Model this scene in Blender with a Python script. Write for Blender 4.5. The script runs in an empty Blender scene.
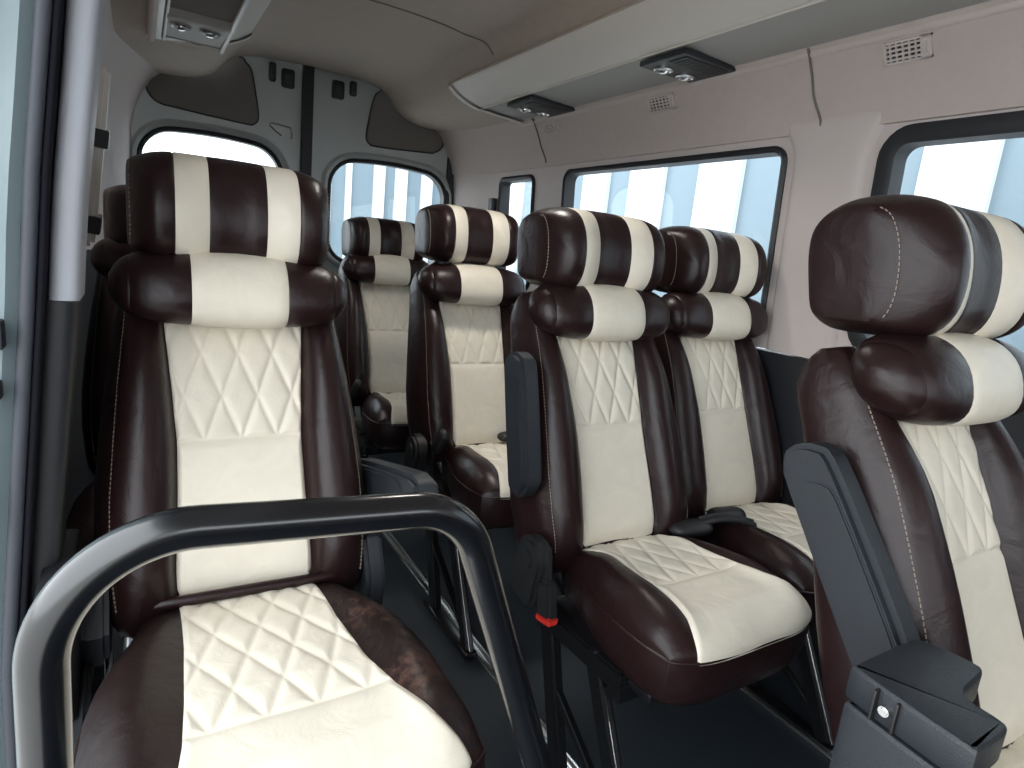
import bpy, bmesh, math, random
from mathutils import Vector, Matrix
random.seed(4)
SC = bpy.context.scene
COL = SC.collection
R = math.radians

# ------------------------------------------------------------------ materials
def new_mat(name):
    m = bpy.data.materials.new(name); m.use_nodes = True
    nt = m.node_tree
    return m, nt, nt.nodes['Principled BSDF']

def rough_mat(name, col, rough=.5, metal=0., bump=0., scale=200., detail=4., var=0., varscale=6., coat=0., spec=.5, sheen=0.):
    m, nt, b = new_mat(name)
    b.inputs['Base Color'].default_value = (*col, 1)
    b.inputs['Roughness'].default_value = rough
    b.inputs['Metallic'].default_value = metal
    b.inputs['Specular IOR Level'].default_value = spec
    b.inputs['Coat Weight'].default_value = coat
    b.inputs['Coat Roughness'].default_value = .15
    b.inputs['Sheen Weight'].default_value = sheen
    tc = nt.nodes.new('ShaderNodeTexCoord')
    if bump:
        n = nt.nodes.new('ShaderNodeTexNoise'); n.inputs['Scale'].default_value = scale; n.inputs['Detail'].default_value = detail
        bp = nt.nodes.new('ShaderNodeBump'); bp.inputs['Strength'].default_value = bump; bp.inputs['Distance'].default_value = .002
        nt.links.new(tc.outputs['Object'], n.inputs['Vector'])
        nt.links.new(n.outputs['Fac'], bp.inputs['Height'])
        nt.links.new(bp.outputs['Normal'], b.inputs['Normal'])
    if var:
        n2 = nt.nodes.new('ShaderNodeTexNoise'); n2.inputs['Scale'].default_value = varscale; n2.inputs['Detail'].default_value = 5
        mx = nt.nodes.new('ShaderNodeMix'); mx.data_type = 'RGBA'
        mx.inputs['A'].default_value = (*[c * (1 - var) for c in col], 1)
        mx.inputs['B'].default_value = (*[min(1, c * (1 + var)) for c in col], 1)
        nt.links.new(tc.outputs['Object'], n2.inputs['Vector'])
        nt.links.new(n2.outputs['Fac'], mx.inputs['Factor'])
        nt.links.new(mx.outputs['Result'], b.inputs['Base Color'])
    return m

def leather(name, col, rough, wear=False, wrinkle=.5):
    m, nt, b = new_mat(name)
    b.inputs['Roughness'].default_value = rough
    b.inputs['Specular IOR Level'].default_value = .34
    tc = nt.nodes.new('ShaderNodeTexCoord')
    vor = nt.nodes.new('ShaderNodeTexVoronoi'); vor.inputs['Scale'].default_value = 420
    wr = nt.nodes.new('ShaderNodeTexNoise'); wr.inputs['Scale'].default_value = 16; wr.inputs['Detail'].default_value = 5; wr.inputs['Distortion'].default_value = 1.2
    for n in (vor, wr): nt.links.new(tc.outputs['Object'], n.inputs['Vector'])
    b1 = nt.nodes.new('ShaderNodeBump'); b1.inputs['Strength'].default_value = .10; b1.inputs['Distance'].default_value = .001
    b2 = nt.nodes.new('ShaderNodeBump'); b2.inputs['Strength'].default_value = wrinkle; b2.inputs['Distance'].default_value = .006
    nt.links.new(vor.outputs['Distance'], b1.inputs['Height'])
    nt.links.new(wr.outputs['Fac'], b2.inputs['Height'])
    nt.links.new(b2.outputs['Normal'], b1.inputs['Normal'])
    nt.links.new(b1.outputs['Normal'], b.inputs['Normal'])
    mx = nt.nodes.new('ShaderNodeMix'); mx.data_type = 'RGBA'
    mx.inputs['A'].default_value = (*[c * .9 for c in col], 1); mx.inputs['B'].default_value = (*[c * 1.08 for c in col], 1)
    nt.links.new(wr.outputs['Fac'], mx.inputs['Factor'])
    out = mx.outputs['Result']
    if wear:
        n = nt.nodes.new('ShaderNodeTexNoise'); n.inputs['Scale'].default_value = 34; n.inputs['Detail'].default_value = 10; n.inputs['Roughness'].default_value = .75
        big = nt.nodes.new('ShaderNodeTexNoise'); big.inputs['Scale'].default_value = 7; big.inputs['Detail'].default_value = 3
        nt.links.new(tc.outputs['Object'], n.inputs['Vector']); nt.links.new(tc.outputs['Object'], big.inputs['Vector'])
        mu = nt.nodes.new('ShaderNodeMath'); mu.operation = 'MULTIPLY'
        nt.links.new(n.outputs['Fac'], mu.inputs[0])
        sx = nt.nodes.new('ShaderNodeSeparateXYZ'); nt.links.new(tc.outputs['Object'], sx.inputs[0])   # the aisle edge, where people slide in, is the worn one
        mr = nt.nodes.new('ShaderNodeMapRange'); mr.inputs[1].default_value = .02; mr.inputs[2].default_value = .20; mr.inputs[3].default_value = .55; mr.inputs[4].default_value = 1.1
        nt.links.new(sx.outputs[0], mr.inputs[0])
        mm = nt.nodes.new('ShaderNodeMath'); mm.operation = 'MULTIPLY'; nt.links.new(big.outputs['Fac'], mm.inputs[0]); nt.links.new(mr.outputs[0], mm.inputs[1])
        nt.links.new(mm.outputs[0], mu.inputs[1])
        rp = nt.nodes.new('ShaderNodeValToRGB'); rp.color_ramp.elements[0].position = .235; rp.color_ramp.elements[1].position = .33
        nt.links.new(mu.outputs[0], rp.inputs[0])
        mw = nt.nodes.new('ShaderNodeMix'); mw.data_type = 'RGBA'
        mw.inputs['B'].default_value = (.085, .042, .032, 1)
        nt.links.new(rp.outputs['Color'], mw.inputs['Factor']); nt.links.new(out, mw.inputs['A'])
        out = mw.outputs['Result']
    nt.links.new(out, b.inputs['Base Color'])
    return m

def glass_mat(name, tint=(.93, .96, .97)):
    m = bpy.data.materials.new(name); m.use_nodes = True
    nt = m.node_tree; nt.nodes.clear()
    o = nt.nodes.new('ShaderNodeOutputMaterial'); mix = nt.nodes.new('ShaderNodeMixShader')
    t = nt.nodes.new('ShaderNodeBsdfTransparent'); t.inputs[0].default_value = (*tint, 1)
    g = nt.nodes.new('ShaderNodeBsdfGlossy'); g.inputs['Roughness'].default_value = .02
    lw = nt.nodes.new('ShaderNodeLayerWeight'); lw.inputs[0].default_value = .5
    pw = nt.nodes.new('ShaderNodeMath'); pw.operation = 'POWER'; pw.inputs[1].default_value = 4.5
    ml = nt.nodes.new('ShaderNodeMath'); ml.operation = 'MULTIPLY_ADD'; ml.inputs[1].default_value = .5; ml.inputs[2].default_value = .02
    nt.links.new(lw.outputs['Facing'], pw.inputs[0]); nt.links.new(pw.outputs[0], ml.inputs[0])
    nt.links.new(ml.outputs[0], mix.inputs[0]); nt.links.new(t.outputs[0], mix.inputs[1]); nt.links.new(g.outputs[0], mix.inputs[2])
    nt.links.new(mix.outputs[0], o.inputs[0])
    return m

M = {}
M['brown'] = leather('brown_leather', (.0165, .0066, .0070), .36, wrinkle=.36)
M['brown_worn'] = leather('worn_brown_leather', (.014, .0072, .0068), .42, wear=True, wrinkle=.55)
M['cream'] = leather('cream_leather', (.745, .685, .575), .42, wrinkle=.30)
M['thread'] = rough_mat('cream_thread', (.26, .21, .17), .7)
M['shell'] = rough_mat('black_seat_shell', (.012, .012, .013), .5, bump=.2, scale=500)
M['plastic'] = rough_mat('charcoal_grained_plastic', (.0165, .0195, .0245), .44, bump=.35, scale=650, detail=2)
M['black'] = rough_mat('black_painted_steel', (.006, .006, .007), .28, coat=.4)
M['bar'] = rough_mat('black_gloss_tube', (.004, .0045, .006), .24, coat=.6)
M['steel'] = rough_mat('bright_steel', (.62, .62, .62), .25, metal=1)
M['red'] = rough_mat('red_button', (.55, .03, .02), .4)
M['webbing'] = rough_mat('black_webbing', (.015, .015, .017), .7, bump=.5, scale=900)
M['floor'] = rough_mat('dark_blue_vinyl', (.011, .017, .024), .6, bump=.4, scale=420, var=.35, varscale=120)
M['fabric'] = rough_mat('warm_grey_headliner', (.52, .445, .412), .95, bump=.35, scale=700, var=.06, varscale=40, sheen=.2)
M['wallplast'] = rough_mat('warm_grey_trim', (.56, .495, .472), .7, bump=.2, scale=600)
M['ceil'] = rough_mat('grey_headliner', (.40, .335, .285), .95, bump=.3, scale=600, var=.08, varscale=30, sheen=.15)
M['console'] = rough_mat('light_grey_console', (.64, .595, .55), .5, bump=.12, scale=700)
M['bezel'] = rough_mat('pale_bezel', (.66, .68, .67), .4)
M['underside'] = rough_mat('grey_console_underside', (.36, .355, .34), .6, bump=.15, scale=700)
M['silver'] = rough_mat('silver_grey_paint', (.36, .38, .37), .38, metal=.25, coat=.3, var=.12, varscale=5)
M['darkcloth'] = rough_mat('dark_grey_panel', (.155, .142, .128), .9, bump=.3, scale=800)
M['rubber'] = rough_mat('black_rubber', (.013, .014, .018), .5)
M['slate'] = rough_mat('slate_rubber', (.035, .039, .050), .6, bump=.1, scale=300)
M['lip'] = rough_mat('matt_black_rubber', (.006, .006, .010), .85, spec=.15)
M['paint'] = rough_mat('pale_blue_paint', (.235, .30, .32), .3, coat=.5)
M['greytrim'] = rough_mat('cool_grey_pillar_plastic', (.36, .37, .41), .55, bump=.12, scale=600)
M['glass'] = glass_mat('window_glass')
M['lens'] = rough_mat('clear_lamp_lens', (.85, .85, .85), .08, metal=.85)
M['stripe_white'] = rough_mat('white_sheet_metal', (.62, .63, .64), .5, var=.06, varscale=.8)
M['stripe_blue'] = rough_mat('blue_grey_sheet_metal', (.17, .222, .258), .5, var=.08, varscale=.8)
M['concrete'] = rough_mat('pale_concrete', (.45, .44, .42), .85, bump=.3, scale=20, var=.1, varscale=2)

# ------------------------------------------------------------------ mesh helpers
class MB:
    """collects faces; build() links them as one mesh object"""
    def __init__(s): s.v = []; s.f = []; s.mi = []
    def face(s, idx, m=0): s.f.append(tuple(idx)); s.mi.append(m)
    def add(s, verts, faces, m=0):
        o = len(s.v); s.v += [tuple(v) for v in verts]
        for f in faces: s.face([o + i for i in f], m)
    def grid(s, fn, us, vs, closed_u=False, m=0, mfn=None):
        o = len(s.v); nu, nv = len(us), len(vs)
        for v in vs:
            for u in us: s.v.append(tuple(fn(u, v)))
        for j in range(nv - 1):
            for i in range(nu if closed_u else nu - 1):
                a = o + j * nu + i; b = o + j * nu + (i + 1) % nu
                mm = mfn(us[i], us[(i + 1) % nu], vs[j], vs[j + 1]) if mfn else m
                s.face((a, b, b + nu, a + nu), mm)
        return o
    def cap(s, start, n, m=0, flip=False):
        idx = list(range(start, start + n)); s.face(idx[::-1] if flip else idx, m)
    def rings(s, rings, m=0, cap0=True, cap1=True, mf=None):
        n = len(rings[0]); o = len(s.v)
        for r in rings: s.v += [tuple(p) for p in r]
        for j in range(len(rings) - 1):
            for i in range(n):
                a = o + j * n + i; b = o + j * n + (i + 1) % n
                s.face((a, b, b + n, a + n), mf(j) if mf else m)
        if cap0: s.face(range(o + n - 1, o - 1, -1), mf(0) if mf else m)
        if cap1: s.face(range(o + (len(rings) - 1) * n, o + len(rings) * n), mf(len(rings) - 2) if mf else m)
    def box(s, lo, hi, bev=.004, m=0, rot=None, org=None):
        bm = bmesh.new(); bmesh.ops.create_cube(bm, size=1)
        d = [hi[i] - lo[i] for i in range(3)]; c = [(hi[i] + lo[i]) / 2 for i in range(3)]
        for v in bm.verts: v.co = Vector((v.co.x * d[0], v.co.y * d[1], v.co.z * d[2]))
        if bev: bmesh.ops.bevel(bm, geom=bm.edges[:], offset=min(bev, min(d) * .45), segments=2, profile=.6, affect='EDGES')
        for v in bm.verts:
            p = v.co + Vector(c)
            if rot is not None: p = rot @ (p - Vector(org)) + Vector(org)
            v.co = p
        bm.verts.index_update()
        s.add([v.co for v in bm.verts], [[v.index for v in f.verts] for f in bm.faces], m); bm.free()
    def bar(s, a, b, w, t, bev=.003, m=0, side=(1, 0, 0)):
        """rectangular bar from a to b: width w across, thickness t along 'side'"""
        a, b = Vector(a), Vector(b); d = (b - a); L = d.length; d.normalize()
        sx = Vector(side); sx = (sx - d * sx.dot(d)).normalized(); sy = d.cross(sx)
        bm = bmesh.new(); bmesh.ops.create_cube(bm, size=1)
        for v in bm.verts: v.co = Vector((v.co.x * t, v.co.y * w, v.co.z * L))
        bmesh.ops.bevel(bm, geom=bm.edges[:], offset=min(bev, t * .4, w * .4), segments=2, affect='EDGES')
        c = (a + b) / 2
        for v in bm.verts: v.co = c + sx * v.co.x + sy * v.co.y + d * v.co.z
        bm.verts.index_update()
        s.add([v.co for v in bm.verts], [[v.index for v in f.verts] for f in bm.faces], m); bm.free()
    def tube(s, pts, r, n=12, m=0, ry=None, up=(0, 0, 1)):
        pts = [Vector(p) for p in pts]; rr = r if isinstance(r, (list, tuple)) else [r] * len(pts)
        rings = []; ref = Vector(up)
        for i, p in enumerate(pts):
            t = (pts[min(i + 1, len(pts) - 1)] - pts[max(i - 1, 0)]).normalized()
            ref = (ref - t * ref.dot(t))
            if ref.length < 1e-4: ref = t.orthogonal()
            ref.normalize(); b = t.cross(ref)
            k = ry if ry else 1.
            rings.append([p + ref * (math.cos(2 * math.pi * q / n) * rr[i]) + b * (math.sin(2 * math.pi * q / n) * rr[i] * k) for q in range(n)])
        s.rings(rings, m)
    def prism(s, poly, x0, x1, axis='x', m=0, bev=.004):
        """extrude polygon (list of 2D) between x0 and x1 along an axis, edges bevelled"""
        bm = bmesh.new()
        def P(a, q):
            return {'x': (q, a[0], a[1]), 'y': (a[0], q, a[1]), 'z': (a[0], a[1], q)}[axis]
        lo = [bm.verts.new(P(a, x0)) for a in poly]; hi = [bm.verts.new(P(a, x1)) for a in poly]
        n = len(poly)
        bm.faces.new(lo[::-1]); bm.faces.new(hi)
        for i in range(n): bm.faces.new((lo[i], lo[(i + 1) % n], hi[(i + 1) % n], hi[i]))
        bmesh.ops.recalc_face_normals(bm, faces=bm.faces[:])
        if bev:
            es = [e for f in bm.faces if len(f.verts) == n and (n != 4 or abs(f.normal['xyz'.index(axis)]) > .9) for e in f.edges]
            bmesh.ops.bevel(bm, geom=list(set(es)), offset=bev, segments=2, affect='EDGES')
        bm.verts.index_update()
        s.add([v.co for v in bm.verts], [[v.index for v in f.verts] for f in bm.faces], m); bm.free()
    def mesh(s, name, mats, recalc=True, sharp=38, merge=0):
        me = bpy.data.meshes.new(name)
        me.from_pydata(s.v, [], s.f)
        me.polygons.foreach_set('material_index', s.mi)
        for m in mats: me.materials.append(m)
        if recalc or merge:
            bm = bmesh.new(); bm.from_mesh(me)
            if merge: bmesh.ops.remove_doubles(bm, verts=bm.verts[:], dist=merge)
            if recalc: bmesh.ops.recalc_face_normals(bm, faces=bm.faces[:])
            bm.to_mesh(me); bm.free()
        me.polygons.foreach_set('use_smooth', [True] * len(me.polygons))
        me.set_sharp_from_angle(angle=R(sharp))
        me.update()
        return me
    def build(s, name, mats, parent=None, **k):
        if not isinstance(mats, (list, tuple)): mats = [mats]
        return link(name, s.mesh(name, mats, **k), parent)

def link(name, me, parent=None):
    o = bpy.data.objects.new(name, me); COL.objects.link(o)
    if parent: o.parent = parent
    return o

def thing(name, label, cat, loc=(0, 0, 0), group=None):
    o = bpy.data.objects.new(name, None); COL.objects.link(o); o.location = loc
    o.empty_display_size = .1
    return tag(o, label, cat, group)

def tag(o, label, cat, group=None):
    o['label'] = label; o['category'] = cat
    if group: o['group'] = group
    return o

def struct(o, label, cat):
    o['kind'] = 'structure'; o['label'] = label; o['category'] = cat
    return o

def lin(a, b, n): return [a + (b - a) * i / (n - 1) for i in range(n)]
def sm(a, b, x):
    t = max(0., min(1., (x - a) / (b - a))); return t * t * (3 - 2 * t)
def interp(tab, x):
    if x <= tab[0][0]: return tab[0][1]
    for (a, p), (b, q) in zip(tab, tab[1:]):
        if x <= b:
            t = (x - a) / (b - a); t = t * t * (3 - 2 * t) if False else t
            return p + (q - p) * t
    return tab[-1][1]
def catmull(pts, per=6, closed=False):
    out = []; n = len(pts); P = [Vector(p) for p in pts]
    for i in range(n if closed else n - 1):
        p0 = P[(i - 1) % n] if closed or i else P[0] * 2 - P[1]
        p1 = P[i]; p2 = P[(i + 1) % n]
        p3 = P[(i + 2) % n] if closed or i + 2 < n else P[-1] * 2 - P[-2]
        for k in range(per):
            t = k / per
            out.append(.5 * ((2 * p1) + (p2 - p0) * t + (2 * p0 - 5 * p1 + 4 * p2 - p3) * t * t + (3 * p1 - p0 - 3 * p2 + p3) * t ** 3))
    if not closed: out.append(P[-1])
    return out

def shrink(poly, d):
    n = len(poly); out = []
    for i in range(n):
        a, b = Vector((*poly[i - 1], 0)), Vector((*poly[(i + 1) % n], 0)); t = (b - a).normalized()
        nrm = Vector((-t.y, t.x, 0)); out.append((poly[i][0] + nrm.x * d, poly[i][1] + nrm.y * d))
    return out
# ------------------------------------------------------------------ seat (local: x across, -y towards its front, z up)
def bz(z):
    t = z - .5; return .30 * t + .25 * t * t
SEAM_X = .047; STRIPE_X = .100
def sgp(v, p): return math.copysign(abs(v) ** p, v)

HEAD_FRONT = [(.205, -.092), (.172, -.080), (.150, -.055), (.139, -.020), (.137, .020), (.146, .055), (.168, .082), (.205, .094)]
HEAD_BACK = [(.245, .096), (.278, .092), (.306, .078), (.324, .052), (.330, .012), (.328, -.040), (.324, -.078), (.314, -.090), (.294, -.093), (.255, -.093)]
HEAD_PLAN = [(0, .160), (.04, .153), (.08, .138), (.10, .131), (.12, .127), (.135, .131), (.148, .145), (.158, .165), (.164, .188), (.168, .208), (.170, .222)]
HEAD_OUT = catmull([(y, z, 0) for y, z in HEAD_FRONT + HEAD_BACK], 3, True)
def head_pt(t, y, z):
    """winged head restraint: the front dips in the middle and the two sides reach forward"""
    hw = .170; cy, cz = .240, 1.160; a = abs(t)
    s = 1 - .10 * max(0, (a - .6) / .4) ** 2.6
    sz = 1 - .24 * max(0, (a - .50) / .50) ** 2.4
    fy = (cy - interp(HEAD_PLAN, a * hw)) / (cy - .137)
    cap = 1.
    if a > .972: cap = {.988: .955, .996: .87, 1: .66}.get(round(a, 3), 1.)
    g = 1 - .02 * (math.exp(-((a - STRIPE_X / hw) / .010) ** 2) + math.exp(-((a - SEAM_X / hw) / .010) ** 2)) - .025 * math.exp(-((a - .972) / .006) ** 2)
    py = (y - cy) * (s if y > cy else fy) * g * cap; pz = z * sz * g * cap
    return (t * hw, cy + py + pz * .16, cz + pz + .003 * (1 - a))
def headrest_mesh():
    mb = MB(); hw = .170
    xs = [-1, -.996, -.988, -.98, -.972, -.96, -.94, -.91, -.87, -.83, -.79, -.74, -.68, -.63]
    e = STRIPE_X / hw; q = SEAM_X / hw
    xs += [-e - .015, -e, -e + .015, (-e - q) / 2, -q - .015, -q, -q + .015, -.14, 0]
    xs = xs + [-x for x in xs[-2::-1]]
    rings = [[head_pt(t, p.x, p.y) for p in HEAD_OUT] for t in xs]
    def mf(j):
        x = abs((xs[j] + xs[j + 1]) / 2); return 1 if q < x < e else 0
    mb.rings(rings, mf=mf)
    return mb.mesh('headrest', [M['brown'], M['cream']], sharp=50)
def head_stitch_mesh(sgn):
    mb = MB(); n = 3 * len(HEAD_FRONT)
    pts = [head_pt(sgn * .966, p.x, p.y) for p in HEAD_OUT[3:n - 3]]
    dashes(mb, [(p[0] + sgn * .0006, p[1] - .0006, p[2]) for p in pts], lambda c: (sgn * .9, -.5, 0))
    return mb.mesh('headrest_stitching', [M['thread']])

def roll_mesh():
    mb = MB(); hw = .198; cy, cz = .176, 1.020; e = .078 / hw
    xs = [-1, -.985, -.955, -.91, -.86, -.845, -.83, -.76, -.66, -.55, -e - .012, -e, -e + .012, -.28, -.14, 0]
    xs = xs + [-x for x in xs[-2::-1]]
    rings = []; n = 36
    for t in xs:
        a = abs(t)
        s = max((1 - a ** 5) ** (1 / 2.2) if a < 1 else 0, .22)
        g = (1 - .03 * math.exp(-((a - e) / .012) ** 2) - .035 * math.exp(-((a - .845) / .010) ** 2)) * (1 + .05 * math.exp(-(a / .38) ** 4))
        ring = []
        for k in range(n):
            th = 2 * math.pi * k / n; c, sn = math.cos(th), math.sin(th)
            py = sgp(c, .85) * .068 * s * g; pz = sgp(sn, .85) * .064 * s * g
            if a > .83 and k % 3 == 0 and a < .99: py *= .985; pz *= .985
            ring.append((t * hw, cy + py + pz * .25, cz + pz))
        rings.append(ring)
    def mf(j): return 1 if abs((xs[j] + xs[j + 1]) / 2) < e else 0
    mb.rings(rings, mf=mf)
    return mb.mesh('neck_roll', [M['brown'], M['cream']])

PANEL_W = [(.47, .1085), (.56, .109), (.66, .104), (.76, .102), (.86, .109), (.97, .118), (1.1, .122)]
BACK_W = [(.46, .205), (.52, .218), (.60, .226), (.68, .226), (.77, .218), (.86, .207), (.95, .193), (1.06, .178)]
def backrest_mesh():
    mb = MB(); rings = []
    zs = [.455, .462, .475, .50, .53] + lin(.57, .95, 14) + [.985, 1.01, 1.03, 1.043, 1.05]
    for z in zs:
        W = interp(BACK_W, z); pw = interp(PANEL_W, z)
        amp = sm(.46, .56, z) * (1 - .72 * sm(.86, 1.02, z))
        endf = min(1, max(.12, math.sqrt(max(0, (z - .452) / .05)))) if z < .50 else (1 if z < .985 else math.sqrt(max(.02, 1 - ((z - .985) / .067) ** 2)))
        th = (.125 - .03 * sm(.6, 1.0, z)) * endf
        A = .042 * amp; k = (W - pw)
        prof = [(0, .006), (pw * .55, .006), (pw * .93, .005), (pw + .003, .004), (pw + k * .14, -A * .62), (pw + k * .36, -A), (pw + k * .60, -A * .92), (pw + k * .76, -A * .62),
                (pw + k * .84, -A * .28), (pw + k * .94, .010), (W, th * .36), (W + .001, th * .72), (W - .018, th), (W * .5, th + .012), (0, th + .014)]
        pts = prof + [(-x, y) for x, y in prof[-2:0:-1]]
        zz = z
        sm_pts = catmull([(x * (1 if endf > .9 else .9 + .1 * endf), y, 0) for x, y in pts], 3, True)
        y0 = bz(z) + (1 - endf) * .03
        rings.append([(p.x, y0 + p.y, zz + (p.y * -.28)) for p in sm_pts])
    mb.rings(rings)
    return mb.mesh('backrest', [M['brown']], sharp=60)

def quilt(d, w=.0055): return 1 - math.exp(-(d / w) ** 1.4)
def diamond(x, t, w, h):
    a = x / w + t / h; b = x / w - t / h
    L = 1 / math.hypot(1 / w, 1 / h)
    d = min(abs(a - round(a)), abs(b - round(b))) * L
    return d

def back_panel_mesh():
    mb = MB()
    zs = lin(.488, .745, 30) + lin(.749, .773, 12) + lin(.776, .985, 78)
    us = lin(-1, 1, 85)
    def fn(u, z):
        pw = interp(PANEL_W, z) + .001; x = u * pw
        edge = quilt((1 - abs(u)) * pw, .006)
        if z > .761:
            h = .0052 * min(quilt(diamond(x, z - .903, .0605, .145), .0062), quilt(z - .761, .005))
        else:
            h = .0066 * quilt(.761 - z, .008) * (1 - .0 * u)
        bot = quilt(max(0, z - .488), .012)
        h = min(h, .0095 * edge) * (.25 + .75 * bot)
        wob = .0012 * math.sin(31 * x + 17 * z) * math.sin(23 * z)
        low = .012 * (1 - sm(.488, .55, z)) # tucks under at the foot
        return (x, bz(z) + .003 - h - wob + low, z)
    mb.grid(fn, us, zs)
    # return edge so that the panel has depth
    def rim(u, v):
        p = fn(-1 if u < 0 else 1, v); return (p[0] + (.002 if u > 0 else -.002) * (abs(u) > 1), p[1] + (.012 if abs(u) > 1 else 0), p[2])
    mb.grid(rim, [-2, -1], zs); mb.grid(rim, [1, 2], zs)
    return mb.mesh('backrest_panel', [M['cream']], merge=1e-6, sharp=70)

class Cushion:
    def __init__(s, L, W=1.): s.L = L; s.W = W
    def hw(s, t):   # half width along the length
        y = t * s.L
        w = interp([(0, .160), (.05, .170), (.10, .186), (.15, .206), (.20, .221), (.25, .229), (.32, .232), (s.L - .06, .231), (s.L, .222)], y)
        return w * s.W
    def S(s, a, t):
        w = s.hw(t)
        # plan outline: rounded front corners
        x = a * w
        c = abs(a)
        yf = s.L * t - .032 * t ** 3 * c ** 5
        zs = .487 + .016 * t
        ex = max(0, 1 - c ** 9) ** .5; et = max(0, 1 - t ** 14) ** .5
        h = interp([(0, .008), (.1, .022), (.3, .032), (.6, .038), (.85, .032), (1, .014)], t)
        bol = .020 * math.exp(-((c - .76) / .17) ** 2) * sm(.02, .3, t) * (1 - .75 * sm(.62, 1, t))
        return (x, -yf + .02, zs - .012 + (h + bol) * ex * et + .012 * min(ex, 1) * et)
    def ap(s, t, side=1):   # cream panel half width as a fraction of the cushion half width; it flares towards one front corner
        y = t * s.L
        if side > 0: tab = [(0, .108), (s.L * .35, .110), (s.L * .60, .120), (s.L * .74, .138), (s.L * .86, .164), (s.L * .95, .188), (s.L, .196)]
        else: tab = [(0, .108), (s.L * .35, .110), (s.L * .60, .117), (s.L * .74, .123), (s.L * .86, .134), (s.L * .95, .146), (s.L, .152)]
        return min(.985, interp(tab, y) / s.hw(t))
    def shell(s):
        mb = MB()
        aa = [-1, -.997, -.985, -.965, -.93, -.88] + lin(-.82, .82, 25) + [.88, .93, .965, .985, .997, 1]
        tt = lin(0, .86, 26) + [.89, .92, .945, .965, .98, .99, .997, 1]
        mb.grid(s.S, aa, tt)
        # apron: border loop going down
        loop = [s.S(-1, t) for t in tt] + [s.S(a, 1) for a in aa[1:]] + [s.S(1, t) for t in tt[-2::-1]] + [s.S(a, 0) for a in aa[-2:0:-1]]
        cx, cy = 0, -s.L / 2
        rows = []
        for dz, k in ((0, 1.0), (-.004, 1.006), (-.010, 1.012), (-.03, 1.018), (-.06, 1.005), (-.085, .97), (-.10, .93), (-.108, .86)):
            rows.append([(cx + (p[0] - cx) * k, cy + (p[1] - cy) * k, p[2] + dz + (.02 * sm(.0, .3, -p[1]) * 0)) for p in loop])
        mb.rings(rows, cap0=False)
        return mb.mesh('seat_cushion', [M['brown']], merge=1e-5, sharp=75)
    def piping(s):
        mb = MB(); tt = lin(.06, 1, 40)
        pts = [s.S(-1, t) for t in tt] + [s.S(a, 1) for a in lin(-.95, .95, 39)] + [s.S(1, t) for t in tt[::-1]]
        mb.tube([(p[0] * 1.008, p[1] - .002, p[2] - .004) for p in pts], .0032, 8)
        return mb.mesh('piping', [M['brown']])
    def panel(s, stitch):
        mb = MB(); ts = stitch / s.L
        us = lin(-1, 1, 81); tt = lin(.015, ts - .02, 84) + lin(ts - .017, ts + .03, 14) + lin(ts + .036, .93, 22) + [.945, .96, .975, .986, .994, .999]
        def fn(u, t):
            a = u * s.ap(t, u); p = Vector(s.S(a, t))
            e = .004
            du = Vector(s.S(a + e, t)) - Vector(s.S(a - e, t)); dt = Vector(s.S(a, min(1, t + e))) - Vector(s.S(a, max(0, t - e)))
            n = du.cross(dt); n = -n if n.z < 0 else n; n.normalize()
            x = p.x; y = t * s.L
            edge = quilt((1 - abs(u)) * s.ap(t, u) * s.hw(t), .008)
            if t < ts: h = .0040 * min(quilt(diamond(x + .012 * math.sin(y * 14) * .4, y - stitch * .43, .064, .145), .0066), quilt((ts - t) * s.L, .006))
            else: h = .0052 * quilt((t - ts) * s.L, .010) * (1 - .5 * sm(.93, 1, t))
            h = min(h, .009 * edge) + .0008 * math.sin(40 * x + 9 * y) * math.sin(37 * y)
            return p + n * (.0025 + h)
        mb.grid(fn, us, tt)
        o = [Vector(fn(-1, t)) for t in tt] + [Vector(fn(u, tt[-1])) for u in us[1:]] + [Vector(fn(1, t)) for t in tt[-2::-1]]
        n = len(o); k = len(mb.v)
        mb.v += [tuple(p) for p in o] + [(p.x * .99, p.y, p.z - .012) for p in o]
        for i in range(n - 1): mb.face((k + i, k + i + 1, k + n + i + 1, k + n + i))
        return mb.mesh('cushion_panel', [M['cream']], merge=1e-6, sharp=70)

def dashes(mb, pts, nrm, step=.0075, w=.0013, ln=.0050):
    """row of sewn stitches lying along a polyline"""
    P = [Vector(p) for p in pts]; acc = 0
    for a, b in zip(P, P[1:]):
        L = (b - a).length; d = (b - a) / max(L, 1e-9); u = acc
        while u < L:
            c = a + d * u; nn = Vector(nrm(c)).normalized(); sd = d.cross(nn).normalized()
            q = [c - d * ln / 2 - sd * w / 2, c + d * ln / 2 - sd * w / 2, c + d * ln / 2 + sd * w / 2, c - d * ln / 2 + sd * w / 2]
            top = [p + nn * .0016 for p in q]; q = [p - nn * .0006 for p in q]
            o = len(mb.v); mb.v += [tuple(p) for p in q + top]
            for f in ((4, 5, 6, 7), (0, 1, 5, 4), (1, 2, 6, 5), (2, 3, 7, 6), (3, 0, 4, 7)): mb.face([o + i for i in f])
            u += step
        acc = u - L

def back_stitch_mesh(sgn):
    mb = MB(); pts = []
    for z in lin(.52, 1.0, 40):
        W = interp(BACK_W, z); pw = interp(PANEL_W, z); k = W - pw
        amp = sm(.46, .56, z) * (1 - .72 * sm(.86, 1.02, z)); A = .042 * amp
        x = pw + k * .80; y = -A * .46 - .001
        pts.append((sgn * x, bz(z) + y - .0012, z))
    dashes(mb, pts, lambda c: (sgn * .6, -.8, .15))
    return mb.mesh('bolster_stitching', [M['thread']])

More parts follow.
